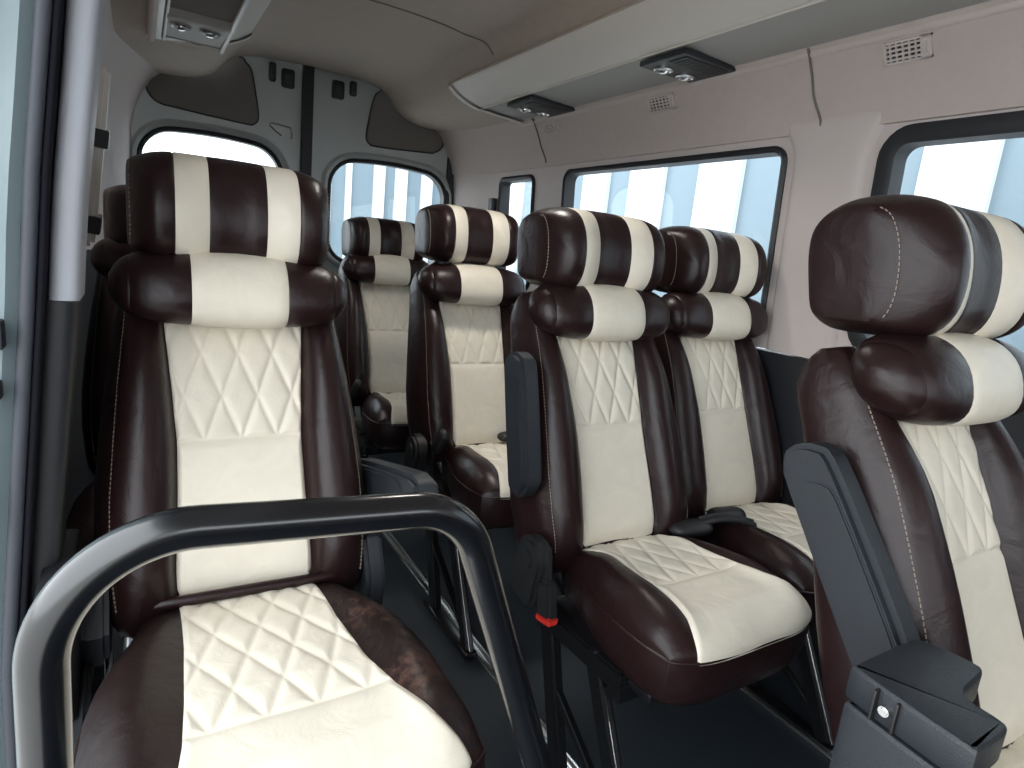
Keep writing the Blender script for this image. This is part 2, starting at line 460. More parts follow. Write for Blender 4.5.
def shell_mesh():   # moulded back cover
    mb = MB(); rings = []
    for z, k in ((.47, .55), (.48, .9), (.52, 1), (.62, 1), (.75, 1), (.88, 1), (.96, .98), (.985, .85), (.99, .5)):
        W = interp(BACK_W, z) * .93 * (.75 + .25 * k); y0 = bz(z) + .115 - .03 * sm(.6, 1., z) - .02
        rings.append([(-W, y0, z), (-W, y0 + .022 * k, z - .006), (-W * .8, y0 + .046 * k, z - .012), (0, y0 + .055 * k, z - .015), (W * .8, y0 + .046 * k, z - .012), (W, y0 + .022 * k, z - .006), (W, y0, z)])
    mb.rings(rings)
    return mb.mesh('back_shell', [M['shell']])

def frame_mesh(L):
    mb = MB()
    mb.box((-.18, -L + .09, .362), (.18, .02, .392), .01)
    mb.bar((-.205, .0, .352), (.225, .0, .352), .035, .035, side=(0, 0, 1)); mb.bar((-.205, -L + .16, .352), (.225, -L + .16, .352), .035, .035, side=(0, 0, 1))
    for x in (-.17, .17): mb.bar((x, .02, .40), (x, .11, .52), .05, .012)
    return mb.mesh('seat_frame', [M['black']])

def leg_mesh(x, L):
    mb = MB(); t = .026
    mb.bar((x, -.005, .375), (x, -.115, .012), .045, t, .005)
    mb.bar((x, -.16, .39), (x, -.345, .012), .040, t, .005)
    mb.bar((x, .01, .36), (x, -L + .15, .372), .045, t, .005)
    mb.bar((x, -.06, .225), (x, -.325, .05), .020, t * .7, .004)
    mb.box((x - .02, -.37, 0), (x + .02, -.06, .016), .004)
    return mb.mesh('leg', [M['black']])

def leg_edge_mesh(x):   # steel strip along the front edge of the front strut
    mb = MB(); mb.bar((x, -.182, .385), (x, -.367, .02), .0035, .012, .001)
    return mb.mesh('edge_strip', [M['steel']])

# armrest, drawn upright along +z from its pivot at the origin, thickness along x
def armrest_mesh(length=.30, wide=.082, th=.046):
    mb = MB(); w = wide / 2
    prof = [(-w * .80, -.01), (-w * .98, .03), (-w, length * .5), (-w * .92, length * .88), (-w * .60, length - .012), (0, length), (w * .6, length - .004), (w * .9, length - .025), (w, length * .8), (w, .02), (w * .85, -.02), (0, -.035)]
    cur = [(p.x, p.y) for p in catmull([(a, b, 0) for a, b in prof], 3, True)]
    mb.prism(cur, -th / 2, th / 2, 'x', bev=.009)
    for sx in (-1, 1):   # raised cover set into each cheek
        inner = [(a * .72, .03 + (b - .03) * .80 + .0) for a, b in cur if True]
        mb.prism(inner, sx * (th / 2 - .004), sx * (th / 2 + .0035), 'x', bev=.0025)
    return mb.mesh('armrest', [M['plastic']])

def pivot_mesh():
    mb = MB()
    pts = [(math.cos(a) * .048, .055 + math.sin(a) * .048) for a in lin(0, math.pi, 13)] + [(-.046, -.03), (-.03, -.052), (.03, -.052), (.046, -.03)]
    mb.prism(pts, -.02, .02, 'x', bev=.008)
    ring = [(math.cos(a) * .022, .055 + math.sin(a) * .022) for a in lin(0, 2 * math.pi, 19)[:-1]]
    mb.prism(ring, .018, .026, 'x', bev=.003); mb.prism(ring, -.026, -.018, 'x', bev=.003)
    return mb.mesh('hinge_cover', [M['shell']])

def buckle_mesh():
    mb = MB()
    mb.bar((0, 0, -.10), (0, 0, -.02), .030, .008, .003)
    mb.bar((0, 0, -.03), (0, 0, .052), .048, .028, .007)
    return mb.mesh('belt_buckle', [M['shell']])
def button_mesh():
    mb = MB(); mb.bar((0, 0, .044), (0, 0, .062), .049, .029, .005)
    return mb.mesh('release_button', [M['red']])

CU, CUS = Cushion(.405, .87), Cushion(.52, 1.0)
ME = dict(headrest=headrest_mesh(), neck_roll=roll_mesh(), backrest=backrest_mesh(), backrest_panel=back_panel_mesh(), back_shell=shell_mesh())
ME2 = dict(seat_cushion=CU.shell(), cushion_panel=CU.panel(.245), seat_frame=frame_mesh(.405), piping=CU.piping())
ME1 = dict(seat_cushion=CUS.shell(), cushion_panel=CUS.panel(.372), seat_frame=frame_mesh(.52), piping=CUS.piping())
HSTITCH = [head_stitch_mesh(-1), head_stitch_mesh(1)]
STITCH = [back_stitch_mesh(-1), back_stitch_mesh(1)]
ARM, PIV, BUCK, BTN = armrest_mesh(), pivot_mesh(), buckle_mesh(), button_mesh()
LEGS = {}
HR = []
def seat(x, y, label, group, single=False, arm=None, arm_tilt=15, aisle=-1, arm_len=1., buckle=False, hinge=True, worn=False, recline=0, legs=None, head_z=0., head_s=1.):
    r = thing('passenger_seat', label, 'seat', (x, y, 0), group)
    for n, me in list(ME.items()) + [('bolster_stitching', q) for q in STITCH] + [('headrest_stitching', q) for q in HSTITCH]:
        o = link(n, me, r)
        if recline:
            o.rotation_euler.x = R(-recline); piv = Vector((0, .02, .48))
            o.location = piv - Matrix.Rotation(R(-recline), 3, 'X') @ piv
        if n.startswith('headrest'): o.scale.z = head_s; o.location.z += head_z - 1.07 * (head_s - 1)
    for n, me in (ME1 if single else ME2).items():
        if worn and n == 'seat_cushion':
            me = me.copy(); me.materials[0] = M['brown_worn']
        o = link(n, me, r)
        if worn and n == 'seat_cushion': o['label'] = 'scuffed brown leather cushion with worn right edge'
    L = .52 if single else .405
    for lxx in legs or (-.19, .19):
        k = (lxx, L)
        if k not in LEGS: LEGS[k] = (leg_mesh(lxx, L), leg_edge_mesh(lxx))
        lg = link('leg', LEGS[k][0], r)
        if lxx * aisle > 0: link('edge_strip', LEGS[k][1], lg)
    if arm:
        a = link('armrest', ARM, r); a.location = arm; a.rotation_euler.x = R(-arm_tilt); a.scale.z = arm_len
    if hinge:
        h = link('hinge_cover', PIV, r); h.location = (aisle * .240, .012, .455); h.rotation_euler.x = R(8)
    if buckle:
        b = link('belt_buckle', BUCK, r); b.location = (aisle * .238, -.052, .455); b.rotation_euler.x = R(170)
        link('release_button', BTN, b)
    return r

G1 = 'single seats along the sliding door side'; G2 = 'double seats along the window side'
S1 = seat(.153, 1.055, 'large brown and cream single seat behind the black crash bar, scuffed cushion', G1, single=True, aisle=1, arm=(.258, .165, .632), arm_tilt=-76, arm_len=1.12, worn=True, hinge=False, head_z=-.008)
S2 = seat(.09, 1.79, 'brown and cream single seat mostly hidden directly behind the crash bar seat', G1, single=True, aisle=1, hinge=False, head_z=-.04)
S3 = seat(.925, 2.43, 'smallest visible brown and cream seat, farthest back by the right rear door window', G2, aisle=-1, head_z=-.026)
S4 = seat(.975, 1.71, 'brown and cream aisle seat in front of the farthest seat, half behind the paired seats', G2, aisle=-1, head_z=.018)
S5 = seat(.947, .978, 'brown and cream aisle seat of the middle pair, red belt button at its side', G2, aisle=-1, arm=(-.247, .06, .66), arm_tilt=15, buckle=True, legs=(-.19,), arm_len=.93, head_z=-.006)
S6 = seat(1.40, 1.035, 'brown and cream seat of the middle pair next to the long side window', G2, aisle=1, hinge=False, legs=(.055,))
S7 = seat(1.042, .252, 'brown and cream seat cut off by the right picture edge, grey armrest raised', G2, aisle=-1, hinge=False, recline=1.5, head_z=.004, head_s=1.08)

# ---- nearest seat: raised armrest and its moulded elbow cover
a7 = link('armrest', ARM, S7); a7.location = (-.240, .073, .672); a7.rotation_euler.x = R(-35); a7.scale = (1, 1.05, .98)
mb = MB()
def soft_slab(mb, poly, z0, z1, r=.006):
    rows = []
    for z, k in ((z0, r), (z0 + r * .3, r * .3), (z0 + r, 0), (z1 - r, 0), (z1 - r * .55, r * .12), (z1 - r * .18, r * .45), (z1, r)):
        rows.append([(a, b, z) for a, b in (shrink(poly, k) if k else poly)])
    mb.rings(rows)
KS = .881   # the cover stands outboard of the bolster
EL = [(-.299, .112), (-.285, .124), (-.235, .125), (-.160, .123), (-.140, .106), (-.132, .058), (-.142, .046), (-.175, .042), (-.205, .038), (-.222, .025), (-.226, -.004), (-.238, -.016), (-.300, -.016), (-.311, -.004)]
top = catmull([((1.035 + a) * KS - 1.042, (.215 + b) * KS - .252, 0) for a, b in EL], 5, True)
soft_slab(mb, [(p.x, p.y) for p in top][::-1], .694, .735)
cov = mb.build('elbow_cover', M['plastic'], S7, sharp=28)
fx = min(p.x for p in top)
mb = MB(); soft_slab(mb, [(-.38 + (p.x + .38) * .86, p.y * .98) for p in top][::-1], .36, .690)
mb.build('hinge_housing', M['plastic'], S7, sharp=28)
for yy in (-.010, .012):
    mb = MB(); mb.box((fx - .0005, yy, .697), (fx + .012, yy + .003, .731), .001); mb.build('rib', M['shell'], cov)
mb = MB(); mb.prism([(math.cos(a) * .0055 + .0025, .714 + math.sin(a) * .0055) for a in lin(0, 2 * math.pi, 17)[:-1]], fx - .001, fx + .010, 'x', bev=.0015)
mb.build('screw', M['steel'], cov)

# ---- belt buckles lying between the seats
def lozenge(parent, name, mat, a, b, w, t, up=(0, 0, 1)):
    """rounded flat housing from a to b"""
    a, b = Vector(a), Vector(b); n = 15
    pts = [a + (b - a) * i / (n - 1) for i in range(n)]
    rr = [t * max(.12, (1 - abs(2 * i / (n - 1) - 1) ** 4) ** .5) for i in range(n)]
    mb = MB(); mb.tube(pts, rr, 18, ry=w / t, up=up); return mb.build(name, mat, parent)
lozenge(S5, 'belt_buckle', M['shell'], (.130, -.02, .524), (.235, -.055, .536), .030, .019)
mb = MB(); mb.tube(catmull([(.20, -.05, .543), (.24, -.070, .558), (.29, -.085, .556), (.335, -.10, .542)], 5), .0075, 10)
mb.tube(catmull([(.21, -.035, .543), (.26, -.05, .552), (.31, -.07, .546), (.345, -.085, .538)], 5), .012, 10, ry=.5)
mb.build('belt_webbing', M['webbing'], S5)
lozenge(S6, 'belt_buckle', M['shell'], (-.165, -.055, .528), (-.065, -.085, .534), .030, .020)
lozenge(S4, 'belt_buckle', M['shell'], (.03, -.03, .538), (.13, -.04, .545), .028, .016)
for s_ in (S3, S4):
    lozenge(s_, 'belt_buckle', M['shell'], (-.19, -.01, .50), (-.17, -.045, .58), .026, .015, up=(1, 0, 0))
# ---- single seat: plastic hinge cheeks and recline lever on the door side
mb = MB()
mb.prism([(.10, .60), (.135, .52), (.11, .44), (.03, .42), (-.04, .45), (-.045, .50), (.0, .56)], -.243, -.205, 'x', bev=.008)
mb.build('hinge_cheek', M['plastic'], S1)
mb = MB()
mb.prism([(.10, .60), (.135, .52), (.11, .40), (.03, .38), (-.02, .42), (-.03, .50), (.01, .57)], .205, .243, 'x', bev=.008)
mb.build('hinge_cheek', M['plastic'], S1)
mb = MB(); mb.bar((-.235, .02, .45), (-.235, -.22, .43), .035, .016, .006); mb.tube([(-.235, -.19, .43), (-.235, -.24, .428), (-.235, -.275, .426)], [.016, .020, .012], 12)
mb.build('recline_lever', M['plastic'], S1)
mb = MB(); mb.tube(catmull([(-.205, .02, .500), (-.17, .002, .512), (-.12, -.014, .520), (0, -.018, .522), (.12, -.014, .518), (.17, .0, .512), (.20, .02, .500)], 4), .0095, 10)
mb.build('piping', M['brown'], S1)

# ------------------------------------------------------------------ crash bar
def corner(p0, p1, p2, r, n=22):
    p0, p1, p2 = map(Vector, (p0, p1, p2))
    a = (p0 - p1).normalized(); b = (p2 - p1).normalized(); ang = a.angle(b)
    t = r / math.tan(ang / 2); s, e = p1 + a * t, p1 + b * t
    c = p1 + (a + b).normalized() * (r / math.sin(ang / 2)); out = []
    v0, v1 = s - c, e - c; om = v0.angle(v1)
    for i in range(n):
        q = i / (n - 1)
        out.append(c + (v0 * math.sin((1 - q) * om) + v1 * math.sin(q * om)) / math.sin(om))
    return out
bar = thing('crash_bar', 'glossy black tubular crash bar in front of the nearest single seat', 'grab rail', (0, .5, 0))
A, B, C_, D = (-.075, 0, .02), (-.066, 0, .9045), (.268, 0, .884), (.560, 0, .10)
pts = [Vector(A)] + lin(0, 1, 2)[:0] + [Vector((-.073, 0, .3)), Vector((-.070, 0, .6))] + corner(A, B, C_, .098) + corner(B, C_, D, .080) + [Vector((.40, 0, .53)), Vector((.48, 0, .315)), Vector(D)]
mb = MB(); mb.tube(pts, .0172, 24, up=(0, 1, 0)); mb.build('tube', M['bar'], bar)
for p in (A, D):
    mb = MB(); z0 = p[2] - .02 if p is A else p[2] - .10
    c = [(p[0] + math.cos(a) * .042, math.sin(a) * .042) for a in lin(0, 2 * math.pi, 25)[:-1]]
    mb.prism(c, 0, .012 if p is A else .012, 'z', bev=.003)
    if p is D: mb.tube([(p[0], 0, .0), (p[0], 0, .06), (p[0] - .002, 0, .115)], .018, 20, up=(0, 1, 0))
    mb.build('floor_flange', M['bar'], bar)

# ------------------------------------------------------------------ van shell
XC = .735
def rx(z, y=0):   # right wall inner face
    x = interp([(0, 1.63), (.95, 1.62), (1.50, 1.592), (1.56, 1.583), (1.60, 1.570), (1.66, 1.545), (1.72, 1.510), (1.76, 1.46)], z)
    if y > 2.88: x -= .095 * sm(2.88, 3.32, y)
    return x
def lx(z, y=0): return 2 * XC - rx(z, min(y, 2.88)) - .03 + .135 * sm(2.6, 3.3, y)
YB, YF = 3.30, -1.7
def rrect(u0, u1, v0, v1, r, n=7):
    out = []
    for cx, cy, a0 in ((u1 - r, v1 - r, 0), (u0 + r, v1 - r, 90), (u0 + r, v0 + r, 180), (u1 - r, v0 + r, 270)):
        for k in range(n): a = R(a0 + 90 * k / (n - 1)); out.append((cx + r * math.cos(a), cy + r * math.sin(a)))
    return out
def hole_cell(mb, rect, hole, mp, rows=5, depth=.05, m=0):
    """wall cell (rect) with an opening (closed polyline hole); mp(u, v, d) maps to space"""
    u0, u1, v0, v1 = rect; cx = sum(p[0] for p in hole) / len(hole); cy = sum(p[1] for p in hole) / len(hole)
    H = list(hole)
    for c in ((u0, v0), (u1, v0), (u0, v1), (u1, v1)):   # make room for the rectangle's own corners
        pass
    def proj(p):
        dx, dy = p[0] - cx, p[1] - cy; t = 1e9
        if dx > 1e-9: t = min(t, (u1 - cx) / dx)
        if dx < -1e-9: t = min(t, (u0 - cx) / dx)
        if dy > 1e-9: t = min(t, (v1 - cy) / dy)
        if dy < -1e-9: t = min(t, (v0 - cy) / dy)
        return [cx + dx * t, cy + dy * t]
    O = [proj(p) for p in H]
    for c in ((u0, v0), (u1, v0), (u0, v1), (u1, v1)):
        k = min(range(len(O)), key=lambda i: (O[i][0] - c[0]) ** 2 + (O[i][1] - c[1]) ** 2); O[k] = list(c)
    n = len(H); rings = []
    for j in range(rows):
        t = j / (rows - 1)
        rings.append([mp(o[0] + (h[0] - o[0]) * t, o[1] + (h[1] - o[1]) * t, 0) for o, h in zip(O, H)])
    rings.append([mp(h[0], h[1], depth) for h in H])
    mb.rings(rings, m, cap0=False, cap1=False)
def densify(poly, step=.05):
    out = []
    for a, b in zip(poly, poly[1:] + poly[:1]):
        n = max(1, int(math.hypot(b[0] - a[0], b[1] - a[1]) / step))
        for k in range(n): out.append((a[0] + (b[0] - a[0]) * k / n, a[1] + (b[1] - a[1]) * k / n))
    return out
def ring_frame(poly, w, mp, d0, d1):
    """gasket around an opening: outer outline poly, width w inwards, from depth d0 to d1"""
    mb = MB(); inn = shrink(poly, w); mid = shrink(poly, w * .5); n = len(poly)
    rows = [[mp(*p, d1) for p in poly], [mp(*p, d0) for p in poly], [mp(*p, d0 - .006) for p in mid], [mp(*p, d0) for p in inn], [mp(*p, d1) for p in inn]]
    mb.rings(rows + [rows[0]], cap0=False, cap1=False)
    return mb
def pane(poly, mp, d):
    mb = MB(); n = len(poly)
    mb.v += [mp(*p, d) for p in poly] + [mp(*p, d + .004) for p in poly]
    mb.face(range(n)); mb.face(range(2 * n - 1, n - 1, -1))
    for i in range(n): mb.face((i, (i + 1) % n, n + (i + 1) % n, n + i))
    return mb

# right wall ----------------------------------------------------------------
mpR = lambda u, v, d: (rx(v, u) + d, u, v)
Z0, Z1 = .93, 1.535
wins = [(-.72, .945, .965, 1.528, .075), (1.205, 2.315, .965, 1.514, .05), (2.545, 2.885, .965, 1.512, .045)]
cells = [(YF, 1.08), (1.08, 2.43), (2.43, 2.93)]
mb = MB()
polys = []
for (c0, c1), (u0, u1, v0, v1, r) in zip(cells, wins):
    p = densify(rrect(u0, u1, v0, v1, r)); polys.append(p); hole_cell(mb, (c0, c1, Z0, Z1), p, mpR)
mb.grid(lambda u, v: mpR(u, v, 0), lin(2.93, 3.34, 10), lin(Z0, Z1, 8))
for y in (1.08, 2.43, 2.93): mb.bar((1.645, y, .92), (1.606, y, 1.55), .05, .010)   # added backing strips, stop daylight leaking through the lining joints
mb.build('wall_right', M['wallplast'], sharp=50, merge=1e-4)
wr = bpy.data.objects['wall_right']; struct(wr, 'warm grey inner side wall with the row of side windows', 'wall')
mb = MB(); mb.grid(lambda u, v: mpR(u, v, -.012), lin(YF, 3.34, 40), lin(Z1 + .0, 1.76, 18))
mb.grid(lambda u, v: (rx(Z1, u) - .012 + v, u, Z1), lin(YF, 3.34, 40), [0, .02])
struct(mb.build('trim_1', M['fabric'], sharp=60), 'fabric band above the side windows with air vents', 'trim')
mb = MB(); mb.grid(lambda u, v: mpR(u, v, -.010), lin(YF, 3.34, 40), lin(0, .925, 12)); mb.grid(lambda u, v: (rx(.925, u) - .010 + v, u, .925), lin(YF, 3.34, 40), [0, .04])
struct(mb.build('trim_2', M['rubber'], sharp=60), 'black lower side lining below the window sills', 'trim')
# pillar cover between the two big windows
mb = MB()
def cover(a, z):
    t = (z - .93) / (1.585 - .93)
    half = .108 + .05 * sm(.75, 1., t) ** 2
    e = max(0, 1 - abs(a) ** 8) ** .5 * max(0, 1 - t ** 22) ** .5
    return (rx(z) - .024 * e + .004, 1.075 + a * half, z)
mb.grid(cover, lin(-1, 1, 25), lin(.93, 1.5849, 40))
struct(mb.build('trim_3', M['wallplast'], sharp=60), 'smooth pillar cover between the two large side windows', 'trim')
for i, (p, w, lab) in enumerate(zip(polys, (.042, .018, .022), ('front side window at the right picture edge in thick black seal', 'long side window behind the middle pair of seats', 'small side window near the rear corner'))):
    f = ring_frame(p, w, mpR, -.006, .05).build('window_%d' % (i + 1), M['rubber'], sharp=50); struct(f, lab, 'window')
    pane(shrink(p, w * .8), mpR, .035).build('pane', M['glass'], f)

# seams of the fabric band
def seam(ys, z0, z1, name):
    mb = MB(); pts = []
    for k in range(13):
        t = k / 12; z = z1 + (z0 - z1) * t
        pts.append((rx(z) - .0135, ys - .022 * sm(.45, 1, t) ** 1.5, z))
    mb.tube(pts, .0035, 8); return mb
for i, (y, z0) in enumerate(((1.128, 1.548), (2.46, 1.55))):
    struct(seam(y, z0, 1.725, '').build('trim_%d' % (4 + i), M['darkcloth']), ('seam line in the fabric band above the pillar', 'seam line in the fabric band near the rear corner')[i], 'trim')

# left wall -----------------------------------------------------------------
mpL = lambda u, v, d: (lx(v, u) - d, u, v)
mb = MB(); mb.grid(lambda u, v: mpL(u, v, 0), lin(1.08, 3.34, 30), [1.0, 1.1, 1.25, 1.4, 1.5, 1.56, 1.6, 1.66, 1.72, 1.76])
struct(mb.build('wall_left', M['wallplast'], sharp=60), 'warm grey inner wall behind the door pillar', 'wall')
mb = MB(); mb.grid(lambda u, v: mpL(u, v, -.008), lin(1.08, 3.34, 30), lin(0, 1.0, 10))
mb.grid(lambda u, v: (lx(1.0, u) + .008 - v, u, 1.0), lin(1.08, 3.34, 30), [0, .03])
struct(mb.build('trim_6', M['rubber'], sharp=60), 'black lower lining behind the door pillar', 'trim')

# floor ---------------------------------------------------------------------
mb = MB(); mb.box((-.16, YF, -.03), (1.66, 3.34, 0), .0)
struct(mb.build('floor', M['floor']), 'dark blue vinyl floor of the van', 'floor')
for i, (x, lab) in enumerate(((.82, 'floor track under the aisle side of the paired seats'), (1.445, 'floor track under the window side of the paired seats'), (.36, 'floor track under the aisle side of the single seats'), (-.04, 'floor track under the door side of the single seats'))):
    mb = MB(); mb.box((x - .016, -.6 if i < 2 else .55, 0), (x - .006, 3.1, .009), .002); mb.box((x + .006, -.6 if i < 2 else .55, 0), (x + .016, 3.1, .009), .002); mb.box((x - .018, -.6 if i < 2 else .55, -.0005), (x + .018, 3.1, .003), .001)
    tag(mb.build('floor_track', M['steel']), lab, 'rail', 'floor tracks')

# front of the cabin, behind the viewpoint: scuttle below the windscreen, header above it, front left door; unseen, put in to limit light on the near seats
mb = MB(); mb.box((-.2, -1.76, 0), (1.66, -1.70, 1.20), .01); mb.box((-.2, -1.76, 1.66), (1.66, -1.70, 1.96), .01)
for x in (-.2, 1.54): mb.box((x, -1.76, 1.19), (x + .12, -1.70, 1.67), .01)
struct(mb.build('wall_front_block', M['darkcloth']), 'unseen front bulkhead added to limit light, with the windscreen opening', 'wall')
mb = MB(); mb.box((-.20, -1.72, 0), (-.14, -.60, 1.00), .01); mb.box((-.20, -.70, .99), (-.14, -.60, 1.90), .01)
struct(mb.build('trim_12', M['darkcloth']), 'unseen front left door lining added to limit light ahead of the sliding door', 'trim')
mb = MB(); mb.box((-.26, -1.72, 1.66), (-.10, 1.0, 1.96), .01)
struct(mb.build('trim_13', M['silver']), 'unseen header above the sliding door opening, added to limit light', 'trim')
# headliner -----------------------------------------------------------------
prof = [(0, 1.905), (.12, 1.902), (.24, 1.893), (.32, 1.875), (.355, 1.855), (.385, 1.822), (.42, 1.785), (.47, 1.757), (.54, 1.742), (.64, 1.737), (.74, 1.735), (.80, 1.728)]
pc = catmull([(a, b, 0) for a, b in prof], 4)
full = [(XC - p.x - .015, p.y) for p in pc[::-1]] + [(XC + p.x, p.y) for p in pc[1:]]
mb = MB()
mb.grid(lambda i, y: (full[i][0], y, full[i][1]), list(range(len(full))), lin(-1.65, 3.22, 34))
mb.grid(lambda i, d: (full[i][0], 3.22 + d, full[i][1] + (.04 if d else 0)), list(range(len(full))), [0, .004])
mb.grid(lambda i, d: (full[i][0], 3.224, full[i][1] + d), list(range(len(full))), [.0, .04])
struct(mb.build('ceiling', M['ceil'], sharp=60, merge=1e-5), 'grey cloth headliner of the van', 'ceiling')
# outer skin so that the roof and the sides keep the light out
mb = MB(); mb.box((-.20, -1.75, 1.96), (1.70, 3.40, 1.99), .0)
struct(mb.build('roof', M['silver']), 'outer roof skin of the van', 'roof')
# dome lamp and cable seam in the headliner
dl = thing('dome_lamp', 'round dark lamp in the headliner at the top picture edge', 'lamp', (.86, 1.50, 1.898))
mb = MB(); mb.rings([[(math.cos(a) * r, math.sin(a) * r, z) for a in lin(0, 2 * math.pi, 33)[:-1]] for r, z in ((.100, .004), (.100, -.008), (.094, -.013), (.083, -.014))]); mb.build('bezel', M['darkcloth'], dl)
mb = MB(); mb.rings([[(math.cos(a) * r, math.sin(a) * r, z) for a in lin(0, 2 * math.pi, 33)[:-1]] for r, z in ((.082, -.012), (.082, -.016), (.06, -.020), (.01, -.022))]); mb.build('lens', M['underside'], dl)
mb = MB(); mb.tube([(full[i][0], 2.20 - .05 * sm(1.0, 1.1, full[i][0]), full[i][1] - .001) for i in range(len(full)) if .35 < full[i][0] < 1.115], .003, 6)
struct(mb.build('trim_7', M['darkcloth']), 'thin seam across the headliner', 'trim')

# overhead consoles ----------------------------------------------------------
def console(sgn, y0, y1, label, xo=1.515):
    X = lambda x: XC + sgn * (x - XC) + (0 if sgn > 0 else -.0)
    root = thing('overhead_console', label, 'console', (X(1.3), y1, 1.75), 'overhead consoles along both roof edges')
    ox, oy, oz = root.location
    def put(mb, n, mat, **k):
        mb.v = [(v[0] - ox, v[1] - oy, v[2] - oz) for v in mb.v]; return mb.build(n, mat, root, **k)
    def ends(y):   # rounded rear end of the plan
        return y
    # underside
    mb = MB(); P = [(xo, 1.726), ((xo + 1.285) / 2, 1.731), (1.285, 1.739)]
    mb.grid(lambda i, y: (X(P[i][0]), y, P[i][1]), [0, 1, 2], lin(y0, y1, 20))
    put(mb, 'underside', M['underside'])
    # bowed inner face
    F = catmull([(1.288, 1.738, 0), (1.262, 1.7385, 0), (1.215, 1.747, 0), (1.165, 1.764, 0), (1.128, 1.786, 0), (1.118, 1.800, 0), (1.135, 1.815, 0)], 5)
    mb = MB(); mb.grid(lambda i, y: (X(F[i].x), y, F[i].y), list(range(len(F))), lin(y0, y1 - .03, 20))
    put(mb, 'face', M['console'], sharp=60)
    # bright edge strip between underside and face
    mb = MB(); mb.tube([(X(1.283), y, 1.7365) for y in lin(y0, y1 - .015, 12)], .0038, 8); put(mb, 'edge_strip', M['console'])
    mb = MB(); mb.tube([(X(1.122), y, 1.800) for y in lin(y0, y1 - .03, 12)], .006, 8); put(mb, 'upper_lip', M['ceil'])
    # moulding along the wall side
    mb = MB(); mb.tube([(X(xo - .005), y, 1.716) for y in lin(y0, y1, 12)], .012, 12); put(mb, 'moulding', M['wallplast'])
    if sgn < 0:
        mb = MB(); mb.tube([(X(a), y1 + .006, 1.727 + .012 * (xo - a) / .3) for a in lin(1.27, xo, 10)], .008, 10); put(mb, 'rear_lip', M['console'])
    # rounded end cap
    E = [(xo + .01, 1.722)] + P[1:] + [(p.x, p.y) for p in F[1:]]
    mb = MB(); rows = []
    for dy, k in ((-.03, 1.0), (-.012, 1.004), (0, 1.0), (.012, .97), (.016, .93)):
        rows.append([(X(1.33 + (a - 1.33) * k), y1 + dy + .03 * max(0, (1.30 - a) / .2) * -1 + .0, 1.80 + (b - 1.80) * (k if k < 1 else 1.0) - (.008 if k >= 1 else 0)) for a, b in E])
    mb.grid(lambda i, j: rows[j][i], list(range(len(E))), list(range(5)))
    put(mb, 'end_cap', M['console'], sharp=60)
    return root
console(1, -1.6, 2.57, 'overhead console along the roof edge above the side windows')
console(-1, -1.6, 2.56, 'overhead console at the upper left above the single seats', 1.425)

def reading_lamp(sgn, yc, label, hl=.092):
    X = lambda x: XC + sgn * (x - XC)
    r = thing('reading_lamp', label, 'lamp', (X(1.395), yc, 1.727), 'reading lamps under the overhead consoles')
    s = sgn
    mb = MB(); mb.box((-.105, -hl, -.012), (.108, hl, .004), .004); mb.build('housing', M['plastic'], r)
    mb = MB(); mb.box((-.085, -hl + .012, -.0155), (.085, -.012, -.011), .002)
    for k in range(9): mb.box((-.07 + k * .0165, -hl + .02, -.017), (-.063 + k * .0165, -.02, -.0145), .001)
    mb.build('grille', M['shell'], r)
    for k in (-1, 1):
        mb = MB(); cx, cy = k * .045 * s, hl * .55
        ring = lambda rr, z: [(cx + math.cos(a) * rr, cy + math.sin(a) * rr, z) for a in lin(0, 2 * math.pi, 21)[:-1]]
        mb.rings([ring(.030, -.010), ring(.030, -.017), ring(.025, -.019), ring(.022, -.013), ring(.002, -.012)]); sp = mb.build('spotlight', M['steel'], r)
        mb = MB(); mb.rings([ring(.019, -.012), ring(.018, -.020), ring(.012, -.025), ring(.003, -.027)]); mb.build('lens', M['lens'], sp)
    return r
reading_lamp(1, 1.455, 'reading lamp in the right overhead console, the nearer of its two')
reading_lamp(1, 2.245, 'reading lamp in the right overhead console, the one near its rear end')
# the left console carries its lamp in a deep bezelled bay
bay = thing('lamp_bay', 'dark bezelled lamp bay with two spotlights at the upper left', 'lamp', (.165, 2.27, 1.728))
mb = MB(); mb.box((-.082, -.40, -.005), (.092, .262, .004), .002); mb.build('tray', M['darkcloth'], bay)
mb = MB(); mb.prism([(.255, -.004), (-.02, -.020), (-.055, -.020), (-.085, -.004)], -.080, .090, 'x', bev=.003); mb.build('lamp_plate', M['underside'], bay)
for x0, x1, n in ((-.108, -.088, 'bezel'), (-.084, -.076, 'bezel'), (.088, .100, 'bezel')):
    mb = MB(); mb.box((x0, -.42, -.016), (x1, .272, .002), .003); mb.build(n, M['bezel'], bay)
for k in (-1, 1):
    mb = MB(); cx, cy = k * .040 - .003, .02
    ring = lambda rr, z: [(cx + math.cos(a) * rr, cy + math.sin(a) * rr, z) for a in lin(0, 2 * math.pi, 21)[:-1]]
    mb.rings([ring(.030, -.014), ring(.030, -.024), ring(.025, -.027), ring(.022, -.021), ring(.002, -.020)]); sp = mb.build('spotlight', M['steel'], bay)
    mb = MB(); mb.rings([ring(.019, -.020), ring(.018, -.028), ring(.012, -.033), ring(.003, -.035)]); mb.build('lens', M['lens'], sp)

